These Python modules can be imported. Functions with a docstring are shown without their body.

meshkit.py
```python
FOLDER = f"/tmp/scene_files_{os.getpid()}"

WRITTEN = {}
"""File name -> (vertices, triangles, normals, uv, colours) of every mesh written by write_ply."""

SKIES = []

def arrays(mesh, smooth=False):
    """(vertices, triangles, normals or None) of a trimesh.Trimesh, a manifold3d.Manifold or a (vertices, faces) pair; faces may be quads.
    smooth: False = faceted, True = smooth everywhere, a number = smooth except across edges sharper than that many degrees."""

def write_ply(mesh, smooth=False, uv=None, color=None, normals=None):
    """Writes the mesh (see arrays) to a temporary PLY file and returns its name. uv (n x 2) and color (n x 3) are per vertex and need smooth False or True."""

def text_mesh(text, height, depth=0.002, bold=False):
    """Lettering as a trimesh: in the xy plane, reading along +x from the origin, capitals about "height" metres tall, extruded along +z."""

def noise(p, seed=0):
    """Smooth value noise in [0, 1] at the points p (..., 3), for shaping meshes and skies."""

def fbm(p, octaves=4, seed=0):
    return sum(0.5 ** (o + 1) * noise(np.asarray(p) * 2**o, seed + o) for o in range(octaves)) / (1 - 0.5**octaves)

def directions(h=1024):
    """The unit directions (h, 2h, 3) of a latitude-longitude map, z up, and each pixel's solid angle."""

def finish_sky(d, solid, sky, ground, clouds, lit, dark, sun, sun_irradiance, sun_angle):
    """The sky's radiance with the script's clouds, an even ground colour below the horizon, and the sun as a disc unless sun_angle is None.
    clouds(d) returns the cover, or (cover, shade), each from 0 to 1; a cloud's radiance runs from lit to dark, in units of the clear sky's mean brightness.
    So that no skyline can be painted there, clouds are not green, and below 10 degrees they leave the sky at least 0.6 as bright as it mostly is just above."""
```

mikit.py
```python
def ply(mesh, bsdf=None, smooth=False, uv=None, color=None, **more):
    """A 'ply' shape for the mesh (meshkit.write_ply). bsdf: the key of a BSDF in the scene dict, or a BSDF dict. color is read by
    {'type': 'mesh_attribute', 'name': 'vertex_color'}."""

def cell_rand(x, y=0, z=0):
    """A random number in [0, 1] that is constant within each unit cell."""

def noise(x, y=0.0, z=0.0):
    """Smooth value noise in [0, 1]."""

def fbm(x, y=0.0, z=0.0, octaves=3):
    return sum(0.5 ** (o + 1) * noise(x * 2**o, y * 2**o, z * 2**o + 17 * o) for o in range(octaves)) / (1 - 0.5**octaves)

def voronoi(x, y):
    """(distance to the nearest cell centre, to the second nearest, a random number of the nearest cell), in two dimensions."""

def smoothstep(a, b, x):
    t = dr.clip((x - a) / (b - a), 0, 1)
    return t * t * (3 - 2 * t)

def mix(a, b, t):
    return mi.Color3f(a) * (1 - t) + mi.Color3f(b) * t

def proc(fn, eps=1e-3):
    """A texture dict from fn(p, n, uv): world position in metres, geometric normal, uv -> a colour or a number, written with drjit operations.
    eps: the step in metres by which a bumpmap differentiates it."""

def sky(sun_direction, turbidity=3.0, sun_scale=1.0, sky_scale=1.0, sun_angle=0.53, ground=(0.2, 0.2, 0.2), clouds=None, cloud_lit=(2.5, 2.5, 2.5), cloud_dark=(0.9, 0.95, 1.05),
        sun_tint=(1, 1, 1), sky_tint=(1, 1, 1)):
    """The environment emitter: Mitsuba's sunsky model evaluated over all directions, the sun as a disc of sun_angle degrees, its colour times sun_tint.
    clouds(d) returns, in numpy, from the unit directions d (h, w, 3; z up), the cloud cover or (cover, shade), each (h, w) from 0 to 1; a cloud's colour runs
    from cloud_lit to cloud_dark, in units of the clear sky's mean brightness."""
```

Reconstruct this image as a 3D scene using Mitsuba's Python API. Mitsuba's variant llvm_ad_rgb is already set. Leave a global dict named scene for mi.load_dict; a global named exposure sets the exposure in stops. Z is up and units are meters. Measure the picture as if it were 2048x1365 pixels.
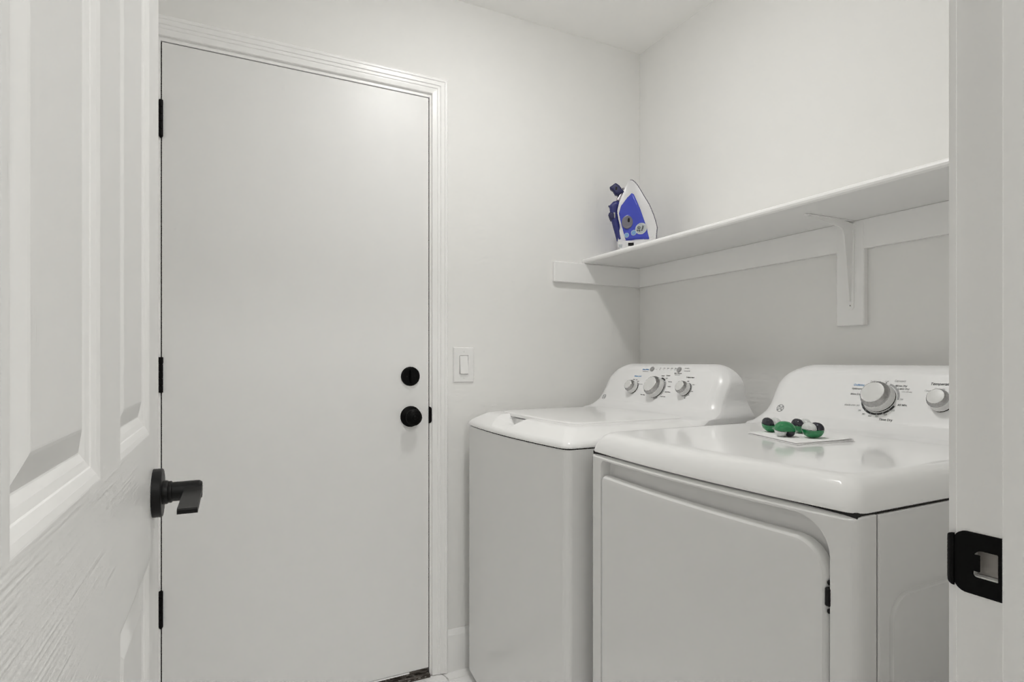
import math, numpy as np, trimesh, shapely, manifold3d as m3, drjit as dr, mitsuba as mi, mikit, meshkit
from shapely.geometry import Polygon, box as sbox, Point
T = mi.ScalarTransform4f
scene, labels = {}, {}
rng = np.random.default_rng(7)

# ------------------------------------------------------------------ camera, light, exposure
FPX, YAW, YH, CAM_Z = 1162.64, 26.7194, 721.74, 1.123
ya = math.radians(YAW)
scene['camera'] = {'type': 'perspective', 'fov_axis': 'x', 'fov': math.degrees(2 * math.atan(1024 / FPX)), 'near_clip': 0.02, 'far_clip': 50.0,
                   'principal_point_offset_y': (682.5 - YH) / 1365,
                   'to_world': T().look_at(origin=[0, 0, CAM_Z], target=[math.sin(ya), math.cos(ya), CAM_Z], up=[0, 0, 1])}
exposure = 1.76
LAMP = (0.71, 1.24, 0.025)                 # x, y, sag of the lens
LAMP_RADIANCE = [40.0, 39.6, 38.4]
HALL_FILL_RADIANCE = [23.2, 23.0, 22.4]  # strength of the added fill behind the camera

# ------------------------------------------------------------------ room measures (metres)
X0, Y0, ZC = 1.6114, 1.982, 2.438          # right wall, back wall, ceiling
XL = -0.34                                 # left wall
YF, YFB = 0.3015, 0.185                    # doorway wall: room side, hall side

# ------------------------------------------------------------------ materials
def rgb(c):
    return {'type': 'rgb', 'value': list(c)}

def mat(key, d):
    scene[key] = d
    return key

def gloss(key, c, alpha=0.1, ior=1.49, spec=1.0):
    return mat(key, {'type': 'twosided', 'b': {'type': 'roughplastic', 'distribution': 'ggx', 'diffuse_reflectance': rgb(c) if not isinstance(c, dict) else c, 'alpha': alpha, 'int_ior': ior, 'specular_reflectance': rgb((spec,) * 3), 'nonlinear': False}})

def bumped(key, c, alpha, fn, scale, eps):
    return mat(key, {'type': 'twosided', 'b': {'type': 'bumpmap', 'arbitrary': mikit.proc(fn, eps), 'scale': scale,
               'bsdf': {'type': 'roughplastic', 'distribution': 'ggx', 'diffuse_reflectance': rgb(c) if not isinstance(c, dict) else c, 'alpha': alpha, 'nonlinear': False}}})

def matte(key, c, fn=None, scale=0.0, eps=1e-3):
    d = {'type': 'diffuse', 'reflectance': rgb(c)}
    if fn:
        d = {'type': 'bumpmap', 'arbitrary': mikit.proc(fn, eps), 'scale': scale, 'bsdf': d}
    return mat(key, {'type': 'twosided', 'b': d})

def orange_peel(p, n, uv):
    a = mikit.fbm(p.x * 135, p.y * 135, p.z * 135, 2)
    return mikit.smoothstep(0.35, 0.75, a) * 0.7 + 0.3 * mikit.noise(p.x * 60 + 9, p.y * 60, p.z * 60)

def slab_grain(p, n, uv):
    return mikit.fbm(p.x * 260, p.y * 260, p.z * 9, 2)

def moulded_grain(p, n, uv):
    rail = (p.z > 0.856) & (p.z < 1.024)
    k = mikit.fbm(p.x * 40, p.y * 14, p.z * 420, 2)
    s = mikit.fbm(p.x * 40, p.y * 420, p.z * 14, 2)
    return dr.select(rail, k, s * 0.6)

WARM = (1.0, 0.998, 0.990)
def white(v):
    return tuple(v * w for w in WARM)

matte('wall_paint', (0.82, 0.8165, 0.804), orange_peel, 0.0012, 0.0014)
matte('ceiling_paint', (0.915, 0.911, 0.897))
gloss('trim_paint', white(0.95), 0.11)
gloss('shelf_paint', white(0.965), 0.12)
bumped('slab_door_paint', white(0.935), 0.16, slab_grain, 0.00010, 0.0012)
bumped('moulded_door_paint', white(0.978), 0.13, moulded_grain, 0.00065, 0.0007)
gloss('enamel', (0.90, 0.90, 0.897), 0.010)
gloss('cabinet_enamel', (0.82, 0.82, 0.815), 0.05)
gloss('panel_plastic', (0.885, 0.885, 0.888), 0.07)
gloss('knob_plastic', (0.78, 0.78, 0.77), 0.12)
mat('silver', {'type': 'twosided', 'b': {'type': 'roughconductor', 'material': 'Al', 'alpha': 0.12, 'specular_reflectance': rgb((0.47, 0.47, 0.465))}})
mat('chrome', {'type': 'twosided', 'b': {'type': 'roughconductor', 'material': 'Cr', 'alpha': 0.06}})
gloss('button_grey', (0.42, 0.42, 0.42), 0.2)
gloss('print_black', (0.03, 0.03, 0.035), 0.3)
gloss('print_grey', (0.36, 0.36, 0.37), 0.3)
gloss('print_pale', (0.52, 0.52, 0.53), 0.3)
gloss('print_blue', (0.06, 0.26, 0.62), 0.3)
gloss('print_white', (0.8, 0.8, 0.8), 0.3)
gloss('logo_grey', (0.38, 0.39, 0.40), 0.25)
gloss('black_metal', (0.0025, 0.0025, 0.0025), 0.16, 1.3, 0.5)
gloss('lever_black', (0.005, 0.005, 0.005), 0.18, 1.33)
gloss('dark_gap', (0.012, 0.011, 0.01), 0.5)
gloss('black_plastic', (0.004, 0.004, 0.004), 0.2, 1.35)
gloss('switch_plastic', white(0.95), 0.15)
matte('paper', (0.86, 0.86, 0.86))
def sill_col(p, n, uv):
    a = mikit.fbm(p.x * 40, p.y * 220, p.z * 300, 3)
    b = mikit.fbm(p.x * 160 + 3, p.y * 160, p.z * 160, 2)
    return mikit.mix(mikit.mix((0.05, 0.036, 0.026), (0.22, 0.19, 0.17), mikit.smoothstep(0.35, 0.7, a)), (0.42, 0.40, 0.37), mikit.smoothstep(0.6, 0.75, b))
gloss('weathered_wood', mikit.proc(sill_col), 0.5)
def marble(p, n, uv):
    w = mikit.fbm(p.x * 5 + 11, p.y * 5 + 3, 0, 4)
    v = dr.abs(mikit.fbm(p.x * 3 + 2.7 * w, p.y * 3 + 1.3, 0, 3) - 0.5)
    c = dr.abs(p.x - .7185 + 5.1 * dr.square(p.y - 1.933)) + .006 * mikit.noise(p.x * 60, p.y * 60)
    v = dr.minimum(v, c * 4)
    return mikit.mix((0.36, 0.35, 0.34), (0.92, 0.917, 0.91), mikit.smoothstep(0.0, 0.03, v))
gloss('floor_tile', mikit.proc(marble), 0.08)
gloss('grout', (0.5, 0.49, 0.47), 0.6)
gloss('pocket_wood', (0.72, 0.68, 0.64), 0.5)

# ------------------------------------------------------------------ helpers
def put(key, mesh, m, smooth=30, label=None, cat=None, group=None, kind=None, **more):
    base, n = key, 0
    while key in scene:
        n += 1
        key = f'{base}_{n:03d}'
    scene[key] = mikit.ply(mesh, m, smooth=smooth, **more)
    note(key, label, cat, group, kind)
    return key

def note(key, label=None, cat=None, group=None, kind=None):
    d = {k: v for k, v in dict(label=label, category=cat, group=group, kind=kind).items() if v}
    if d:
        labels[key] = d

def cat_(*ms):
    return trimesh.util.concatenate([x for x in ms if x is not None])

def hull(pts):
    return trimesh.convex.convex_hull(np.asarray(pts, float))

def bevel_box(x0, x1, y0, y1, z0, z1, b=0.0015):
    p = []
    for x, sx in ((x0, 1), (x1, -1)):
        for y, sy in ((y0, 1), (y1, -1)):
            for z, sz in ((z0, 1), (z1, -1)):
                p += [(x + b * sx, y + b * sy, z), (x + b * sx, y, z + b * sz), (x, y + b * sy, z + b * sz)]
    return hull(p)

def loft(rings, cap0=True, cap1=True, closed=True):
    rings = [np.asarray(r, float) for r in rings]
    n = len(rings[0])
    v, f = np.vstack(rings), []
    cols = n if closed else n - 1
    for k in range(len(rings) - 1):
        i = np.arange(cols); j = (i + 1) % n
        a, b, c, d = k * n + i, k * n + j, (k + 1) * n + j, (k + 1) * n + i
        f += [np.stack([a, b, c], 1), np.stack([a, c, d], 1)]
    for flag, k in ((cap0, 0), (cap1, len(rings) - 1)):
        if flag:
            ctr = len(v); v = np.vstack([v, rings[k].mean(0)])
            i = k * n + np.arange(n); j = k * n + (np.arange(n) + 1) % n
            f.append(np.stack([i if k else j, j if k else i, np.full(n, ctr)], 1))
    m = trimesh.Trimesh(v, np.vstack(f), process=False)
    if closed and cap0 and cap1 and m.volume < 0:
        m.invert()
    return m

def rrect(u0, u1, v0, v1, r, n=6, edge=0):
    """Rounded rectangle, counter-clockwise from the (u1, v0) corner; r one radius or four (u1v0, u1v1, u0v1, u0v0); edge: extra points on each side."""
    r = (r,) * 4 if np.isscalar(r) else r
    c = [(u1, v0, -1, 1, -90), (u1, v1, -1, -1, 0), (u0, v1, 1, -1, 90), (u0, v0, 1, 1, 180)]
    arcs = []
    for (u, v, su, sv, a0), q in zip(c, r):
        a = np.radians(a0 + np.linspace(0, 90, n + 1))
        arcs.append(np.stack([u + su * q + q * np.cos(a), v + sv * q + q * np.sin(a)], 1))
    out = []
    for k in range(4):
        out.append(arcs[k])
        if edge:
            t = np.linspace(0, 1, edge + 2)[1:-1, None]
            out.append(arcs[k][-1] * (1 - t) + arcs[(k + 1) % 4][0] * t)
    return np.vstack(out)

def lathe(profile, n=40):
    """(radius, height) pairs turned about +z."""
    a = np.arange(n) * 2 * np.pi / n
    rings = [np.stack([r * np.cos(a), r * np.sin(a), np.full(n, h)], 1) for r, h in profile]
    return loft(rings)

def frame(o, u, v, n):
    m = np.eye(4); m[:3, 0], m[:3, 1], m[:3, 2], m[:3, 3] = u, v, n, o
    return m

def moved(mesh, m):
    mesh = mesh.copy(); mesh.apply_transform(m)
    return mesh

def extrude(poly, h, m=None, z=0.0):
    parts = [trimesh.creation.extrude_polygon(g, h, engine='earcut') for g in (poly.geoms if hasattr(poly, 'geoms') else [poly])]
    mesh = cat_(*parts)
    mesh.apply_translation([0, 0, z])
    return moved(mesh, m) if m is not None else mesh

def to_manifold(t):
    t = t.copy(); t.merge_vertices()
    return m3.Manifold(m3.Mesh(np.asarray(t.vertices, np.float32), np.asarray(t.faces, np.uint32)))

def from_manifold(m):
    q = m.to_mesh()
    return trimesh.Trimesh(np.asarray(q.vert_properties)[:, :3], np.asarray(q.tri_verts), process=False)

def ball_hull(centres, r, n=2):
    s = trimesh.creation.icosphere(subdivisions=n, radius=1.0).vertices
    return hull(np.vstack([np.asarray(c) + s * q for c, q in zip(centres, r if not np.isscalar(r) else [r] * len(centres))]))

BACK = lambda x, z, y=Y0: frame((x, y, z), (1, 0, 0), (0, 0, 1), (0, -1, 0))     # plane of the back wall, normal into the room

# ------------------------------------------------------------------ the room
STRUCT = 'structure'
DX0, DX1, DZ0, DZ1 = -0.1505, 0.6655, 0.030, 2.058          # flat slab door
ox0, ox1, oz = DX0 - 0.023, DX1 + 0.023, DZ1 + 0.023        # rough opening
def yz_extrude(poly, y0, y1):
    """Polygon in (x, z), from y0 to y1."""
    return extrude(poly, y1 - y0, frame((0, y1, 0), (1, 0, 0), (0, 0, 1), (0, -1, 0)))
put('wall_back', yz_extrude(sbox(XL - .1, 0, X0 + .1, ZC).difference(sbox(ox0, -1, ox1, oz)), Y0, Y0 + .115), 'wall_paint', False, kind=STRUCT,
    label='white orange-peel textured wall behind the flat door and the light switch')
put('wall_right', trimesh.creation.box(bounds=[[X0, YFB, 0], [X0 + .1, Y0, ZC]]), 'wall_paint', False, kind=STRUCT, label='white textured wall behind the shelf and both laundry machines')
put('wall_left', trimesh.creation.box(bounds=[[XL - .1, YF, 0], [XL, Y0, ZC]]), 'wall_paint', False, kind=STRUCT, label='white wall behind the open panelled door')
JX0, JX1, JZ = -0.131, 0.6195, 2.062                        # inner faces of the doorway's jambs
put('wall_front', yz_extrude(sbox(-1.3, 0, X0 + .1, ZC).difference(sbox(JX0 - .02, -1, JX1 + .02, JZ + .02)), YFB, YF), 'wall_paint', False, kind=STRUCT, label='white wall around the open doorway')
put('ceiling', trimesh.creation.box(bounds=[[-1.3, -1.5, ZC], [X0 + .1, Y0 + .1, ZC + .1]]), 'ceiling_paint', False, kind=STRUCT, label='smooth white ceiling over the laundry room')
put('floor', trimesh.creation.box(bounds=[[-1.3, -1.5, -.1], [X0 + .1, Y0 + .3, -.002]]), 'grout', False, kind=STRUCT, label='floor of pale marbled tiles')
tile = 0.448
for i in range(-1, 5):
    for j in range(-1, 6):
        x, y = -0.05 + i * 0.45, 0.19 + j * 0.45 - .065
        bx0, bx1, by0, by1 = max(x, XL), min(x + tile, X0), max(y, YF - .11), min(y + tile, Y0 - .001)
        if bx1 - bx0 > .02 and by1 - by0 > .02:
            put('floor__tile', bevel_box(bx0, bx1, by0, by1, -.012, 0, .0012), 'floor_tile', False)
# hall on the camera's side
put('wall_hall_back', trimesh.creation.box(bounds=[[-1.3, -1.5, 0], [X0 + .1, -1.4, ZC]]), 'wall_paint', False, kind=STRUCT, label='white hall wall behind the camera')
put('wall_hall_left', trimesh.creation.box(bounds=[[-1.4, -1.5, 0], [-1.3, YF, ZC]]), 'wall_paint', False, kind=STRUCT, label='white wall at the left end of the hall')
put('wall_hall_right', trimesh.creation.box(bounds=[[X0 + .1, -1.5, 0], [X0 + .2, YF, ZC]]), 'wall_paint', False, kind=STRUCT, label='white wall at the right end of the hall')

# ceiling lamp and added hall fill: a shallow opal lens in a flush ring
def lamp(key, x, y, r, sag, rad, label):
    at = frame((x, y, ZC), (1, 0, 0), (0, 1, 0), (0, 0, -1))
    put(key + '__trim_ring', moved(lathe([(r, .0005), (r, .008), (r + .004, .011), (r + .014, .010), (r + .018, .004), (r + .018, .0005)], 48), at), 'trim_paint', 30)
    R = (r * r + sag * sag) / (2 * sag)
    prof = [(max(R * math.sin(q), .0005), .008 + sag - R * (1 - math.cos(q))) for q in np.linspace(math.asin(r / R) if sag <= r else math.pi - math.asin(r / R), .002, 14)]
    lens = moved(loft([np.stack([q * np.cos(np.arange(48) * np.pi / 24), q * np.sin(np.arange(48) * np.pi / 24), np.full(48, h)], 1) for q, h in prof], True, True), at)
    put(key + '__lens', lens, 'trim_paint', False, emitter={'type': 'area', 'radiance': rgb(rad)})
    note(key, label, 'ceiling light')
lamp('ceiling_light', LAMP[0], LAMP[1], 0.075, LAMP[2], LAMP_RADIANCE, 'round flush ceiling light in the middle of the laundry room')
lamp('ceiling_light_001', 0.45, -0.66, 0.15, 0.06, HALL_FILL_RADIANCE, 'wide round fill light added on the hall ceiling')  # assumed unseen source, added to brighten the doorway and doors

# baseboards
BB = [(0, 0), (.012, 0), (.012, .128), (.0105, .134), (.007, .143), (.004, .149), (0, .149)]
def baseboard(key, p0, p1, nrm, label):
    d = np.array([p1[0] - p0[0], p1[1] - p0[1]])
    put(key, loft([[(p[0] + t * nrm[0], p[1] + t * nrm[1], z) for t, z in BB] for p in (p0, p1)]), 'trim_paint', 20, kind=STRUCT, label=label)
baseboard('baseboard_back', (0.733, Y0), (X0, Y0), (0, -1), 'white baseboard between the flat door and the washing machine')
baseboard('baseboard_left', (XL, YF), (XL, Y0), (1, 0), 'white baseboard along the left wall')
baseboard('baseboard_right', (X0, YF), (X0, Y0 - .012), (-1, 0), 'white baseboard behind the machines')
baseboard('baseboard_front', (JX1 + .07, YF), (X0 - .012, YF), (0, 1), 'white baseboard on the doorway wall')

# ------------------------------------------------------------------ flat door: frame, casing, sill
put('trim_1', cat_(bevel_box(DX1 + .003, ox1, Y0, Y0 + .115, 0.0, oz, .001), bevel_box(ox0, DX0 - .003, Y0, Y0 + .115, 0.0, oz, .001),
                   bevel_box(DX0 - .003, DX1 + .003, Y0, Y0 + .115, DZ1 + .003, oz, .001)), 'trim_paint', False, kind=STRUCT, label='white jamb around the flat door')
put('trim_1__gap_shade', cat_(trimesh.creation.box(bounds=[[DX1 - .012, Y0 + .008, .028], [DX1 + .003, Y0 + .06, DZ1 + .003]]).slice_plane([DX1 + .0005, 0, 0], [1, 0, 0], cap=True),
                                 trimesh.creation.box(bounds=[[DX0 - .003, Y0 + .008, .028], [DX0 - .0005, Y0 + .06, DZ1 + .003]]),
                                 trimesh.creation.box(bounds=[[DX0 - .003, Y0 + .008, DZ1 + .0005], [DX1 + .003, Y0 + .06, DZ1 + .003]]),
                                 trimesh.creation.box(bounds=[[DX0, Y0 + .04, .028], [DX1, Y0 + .06, DZ1]])), 'dark_gap', False, label='dark filler standing for the shade in the gap around the flat door')  # dark strips stand in for the shade inside the door gap
CAS = [(0, 0), (0, .0075), (.0015, .009), (.014, .0105), (.018, .0105), (.020, .0125), (.026, .013), (.029, .0125), (.031, .0150), (.044, .0155), (.046, .0175), (.052, .018), (.0555, .016), (.057, .011), (.057, 0)]
cx0, cx1, cz = DX0 - .011, DX1 + .0105, 2.0735
put('trim_2', loft([[(cx1 + d, Y0 - t, 0.003) for d, t in CAS], [(cx1 + d, Y0 - t, cz + d) for d, t in CAS]]), 'trim_paint', 20, kind=STRUCT, label='white moulded casing on the right of the flat door')
put('trim_3', loft([[(cx0 - d, Y0 - t, cz + d) for d, t in CAS], [(cx1 + d, Y0 - t, cz + d) for d, t in CAS]]), 'trim_paint', 20, kind=STRUCT, label='white moulded casing above the flat door')
put('trim_4', loft([[(cx0 - d, Y0 - t, 0.003) for d, t in CAS], [(cx0 - d, Y0 - t, cz + d) for d, t in CAS]]), 'trim_paint', 20, kind=STRUCT, label='white moulded casing on the left of the flat door')
put('trim_5', bevel_box(DX0 - .003, DX1 + .003, Y0 - .012, Y0 + .115, -.001, .012, .002), 'weathered_wood', False, kind=STRUCT, label='weathered brown sill under the flat door')
put('trim_5__sweep', bevel_box(DX0, DX1 - .001, Y0 + .004, Y0 + .03, .0125, .0275, .001), 'weathered_wood', False, label='worn brown door sweep')
put('trim_5__paint_strip', bevel_box(DX0, DX1 - .07, Y0 - .001, Y0 + .006, .0235, .0285, .001), 'trim_paint', False, label='white painted edge of the sweep')

put('door_1', bevel_box(DX0, DX1, Y0, Y0 + .035, DZ0, DZ1, .0012), 'slab_door_paint', False, kind=STRUCT, label='flat white slab door with black knob and deadbolt')
def hinge(z0, z1, square):
    x, y, r, k = DX0 - .0022, Y0 - .0045, .0056, 5
    seg, h = [], (z1 - z0) / k
    for i in range(k):
        q = .00045
        seg.append(moved(lathe([(r - .0006, q), (r, q + .0006), (r, h - q - .0006), (r - .0006, h - q)], 20), frame((x, y, z0 + i * h), (1, 0, 0), (0, 1, 0), (0, 0, 1))))
    seg.append(moved(lathe([(.003, 0), (.003, z1 - z0)], 12), frame((x, y, z0), (1, 0, 0), (0, 1, 0), (0, 0, 1))))
    if square:
        seg.append(moved(lathe([(.0062, 0), (.0064, .0005), (.0064, .015), (.0058, .016)], 20), frame((x, y, z1 - .015), (1, 0, 0), (0, 1, 0), (0, 0, 1))))
    else:
        seg.append(moved(lathe([(r, 0), (.0035, -.004), (.002, -.0055)], 20), frame((x, y, z0), (1, 0, 0), (0, 1, 0), (0, 0, 1))))
    seg.append(bevel_box(x - .0025, x + .0025, y, Y0 + .01, z0, z1, .0004))
    return cat_(*seg)
for a, b, s in ((1.780, 1.886, False), (1.029, 1.132, True), (0.344, 0.449, False)):
    put('door_1__hinge', hinge(a, b, s), 'black_metal', 30, label='black butt hinge')
KX, KZ = 0.599, 0.927
put('door_1__knob__rosette', moved(lathe([(.0365, 0), (.0365, .003), (.035, .006), (.030, .008), (.022, .0092), (.016, .012), (.0125, .016), (.0115, .026), (.013, .030)], 48), BACK(KX, KZ)), 'black_metal', 25)
put('door_1__knob', moved(lathe([(.013, .029), (.020, .031), (.0265, .034), (.0285, .038), (.0288, .041), (.0278, .0445), (.025, .0465), (.0245, .048), (.0215, .0505), (.0172, .0518), (.0165, .0528), (.0125, .0545), (.0085, .055), (.008, .0565), (.0055, .0585), (.002, .0592)], 48), BACK(KX, KZ)), 'black_metal', 20, label='round black stepped door knob')
BX, BZ = 0.598, 1.068
put('door_1__deadbolt', moved(lathe([(.0335, 0), (.0335, .004), (.032, .0075), (.029, .009), (.0285, .0085), (.002, .009)], 48), BACK(BX, BZ)), 'black_metal', 20, label='round black deadbolt with thumb turn')
tt = [Polygon([(x * w, z * h) for x, z in zip(np.cos(np.linspace(0, 2 * np.pi, 32)[:-1]), np.sin(np.linspace(0, 2 * np.pi, 32)[:-1]))]) for w, h in ((.0075, .024), (.0028, .0215))]
ring0, ring1 = (np.array(p.exterior.coords)[:-1] for p in tt)
ang = math.radians(3)
turn = loft([np.c_[ring0, np.full(len(ring0), .008)], np.c_[ring0 * .92, np.full(len(ring0), .012)], np.c_[ring1, np.full(len(ring1), .0225)], np.c_[ring1 * .6, np.full(len(ring1), .0235)]])
rot = np.eye(4); rot[:2, :2] = [[math.cos(ang), -math.sin(ang)], [math.sin(ang), math.cos(ang)]]
put('door_1__deadbolt__thumb_turn', moved(turn, BACK(BX, BZ) @ rot), 'black_metal', 30)
for s in (-1, 1):
    put('door_1__deadbolt__screw', moved(lathe([(.0032, .0085), (.003, .0098), (.0012, .0104)], 16), BACK(BX + s * .0135, BZ - .001)), 'lever_black', 30)
# strike plate whose lip shows at the edge of the flat door's jamb
lp = Polygon(rrect(-.0105, .0085, -.0295, .0295, (.003, .008, .008, .003)[::-1])).buffer(0)
lipm = extrude(Polygon([(x, z) for x, z in rrect(.0, .0092, -.0295, .0295, (.0085, .0085, .001, .001), 8)]), .0035, BACK(DX1 + .0008, .9295, Y0 + .0015))
put('strike_plate_001', lipm, 'black_metal', 20, label='small black strike lip on the jamb beside the round door knob', cat='strike plate')

# ------------------------------------------------------------------ light switch
SX, SZ = 0.798, 1.1075
sw = BACK(SX, SZ)
plate = loft([np.c_[rrect(-.0403, .0403, -.0643, .0643, .002), np.full(28, 0)], np.c_[rrect(-.0403, .0403, -.0643, .0643, .002), np.full(28, .0025)],
              np.c_[rrect(-.0375, .0375, -.0613, .0613, .0015), np.full(28, .0058)], np.c_[rrect(-.0172, .0172, -.0345, .0345, .0008), np.full(28, .0060)],
              np.c_[rrect(-.0170, .0170, -.0343, .0343, .0008), np.full(28, .0020)]])
put('light_switch__plate', moved(plate, sw), 'switch_plastic', 15)
rk = [(-.0157, -.033), (.0157, -.033), (.0157, .033), (-.0157, .033)]
def rocker_pts(inset, hb, hm, ht):
    return [(-.0157 + inset, -.0330 + inset, hb), (.0157 - inset, -.0330 + inset, hb), (.0157 - inset, 0, hm), (.0157 - inset, .0330 - inset, ht), (-.0157 + inset, .0330 - inset, ht), (-.0157 + inset, 0, hm)]
put('light_switch__rocker', moved(hull(rocker_pts(0, .001, .001, .001) + rocker_pts(0, .0112, .0076, .0054) + rocker_pts(.0006, .0120, .0080, .0060)), sw), 'switch_plastic', False)
for s in (-1, 1):
    scr = cat_(moved(lathe([(.0030, .0052), (.0029, .0066), (.002, .0069)], 20), frame((0, s * .0482, 0), (1, 0, 0), (0, 1, 0), (0, 0, 1))))
    put('light_switch__screw', moved(scr, sw), 'switch_plastic', 30)
    put('light_switch__screw__slot' if s < 0 else 'light_switch__screw_001__slot', moved(trimesh.creation.box(bounds=[[-.0004, s * .0482 - .0026, .0066], [.0004, s * .0482 + .0026, .00705]]), sw), 'print_grey', False)
note('light_switch', 'white rocker light switch on the wall between the flat door and the washer', 'light switch')

# ------------------------------------------------------------------ doorway: jamb, stop, casing, strike plate
jy0, jy1 = YFB, YF
pocket = to_manifold(trimesh.creation.box(bounds=[[JX1 - .01, .2635, .9255], [JX1 + .013, .2872, .9505]]))
jamb = from_manifold(to_manifold(bevel_box(JX1, JX1 + .02, jy0, jy1, 0, JZ + .02, .0012)) - pocket)
put('trim_6', jamb, 'trim_paint', False, kind=STRUCT, label='white door jamb at the right edge holding the black strike plate')
put('trim_6__stop', bevel_box(JX1 - .011, JX1 + .001, .222, .2606, 0, JZ, .0015), 'trim_paint', False)
put('trim_6__pocket', trimesh.creation.box(bounds=[[JX1 + .0085, .264, .926], [JX1 + .0125, .287, .950]]), 'pocket_wood', False, label='bare wood at the bottom of the latch hole')
cw = [(0, 0), (0, .0078), (.002, .0085), (.03, .0095), (.045, .015), (.055, .016), (.057, .012), (.057, 0)]
put('trim_7', loft([[(JX1 + .005 + d, YF + t, 0.0) for d, t in cw], [(JX1 + .005 + d, YF + t, JZ + .005 + d) for d, t in cw]]), 'trim_paint', 20, kind=STRUCT, label='white casing on the room side of the right jamb')
put('trim_8', cat_(bevel_box(JX0 - .02, JX0, jy0, jy1, 0, JZ + .02, .0012), bevel_box(JX0 + .0002, JX1 - .0002, jy0, jy1, JZ, JZ + .02, .0012)), 'trim_paint', False, kind=STRUCT, label='white jamb above and left of the open doorway')
sp = rrect(.2638, .3030, .908, .965, (.002, .002, .002, .002)[:4], 6)
spo = Polygon(rrect(.2610, .3025, .9083, .9650, (.011, .011, .001, .001), 8))
hole = Polygon(rrect(.2672, .2868, .9245, .9495, (.003, .008, .001, .001), 8)).difference(sbox(.2815, .930, .3, .9450))
yzx = lambda x: frame((x, 0, 0), (0, 1, 0), (0, 0, 1), (1, 0, 0))
plate2 = extrude(spo.difference(hole), .0016, yzx(JX1 - .0014))
lipr = []
for k, a in enumerate(np.linspace(0, math.radians(75), 8)):
    y, x = .3018 + .0085 * math.sin(a), JX1 - .0014 + .0085 * (1 - math.cos(a)) - .0012
    hw = .0245 - .007 * (k / 7) ** 2
    lipr.append([(x, y, .9366 - hw), (x, y, .9366 + hw), (x + .0016, y - .0004, .9366 + hw), (x + .0016, y - .0004, .9366 - hw)])
put('strike_plate', cat_(plate2, loft(lipr)), 'black_metal', 20, label='black strike plate with a latch hole in the white jamb at the right edge', cat='strike plate')

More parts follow.
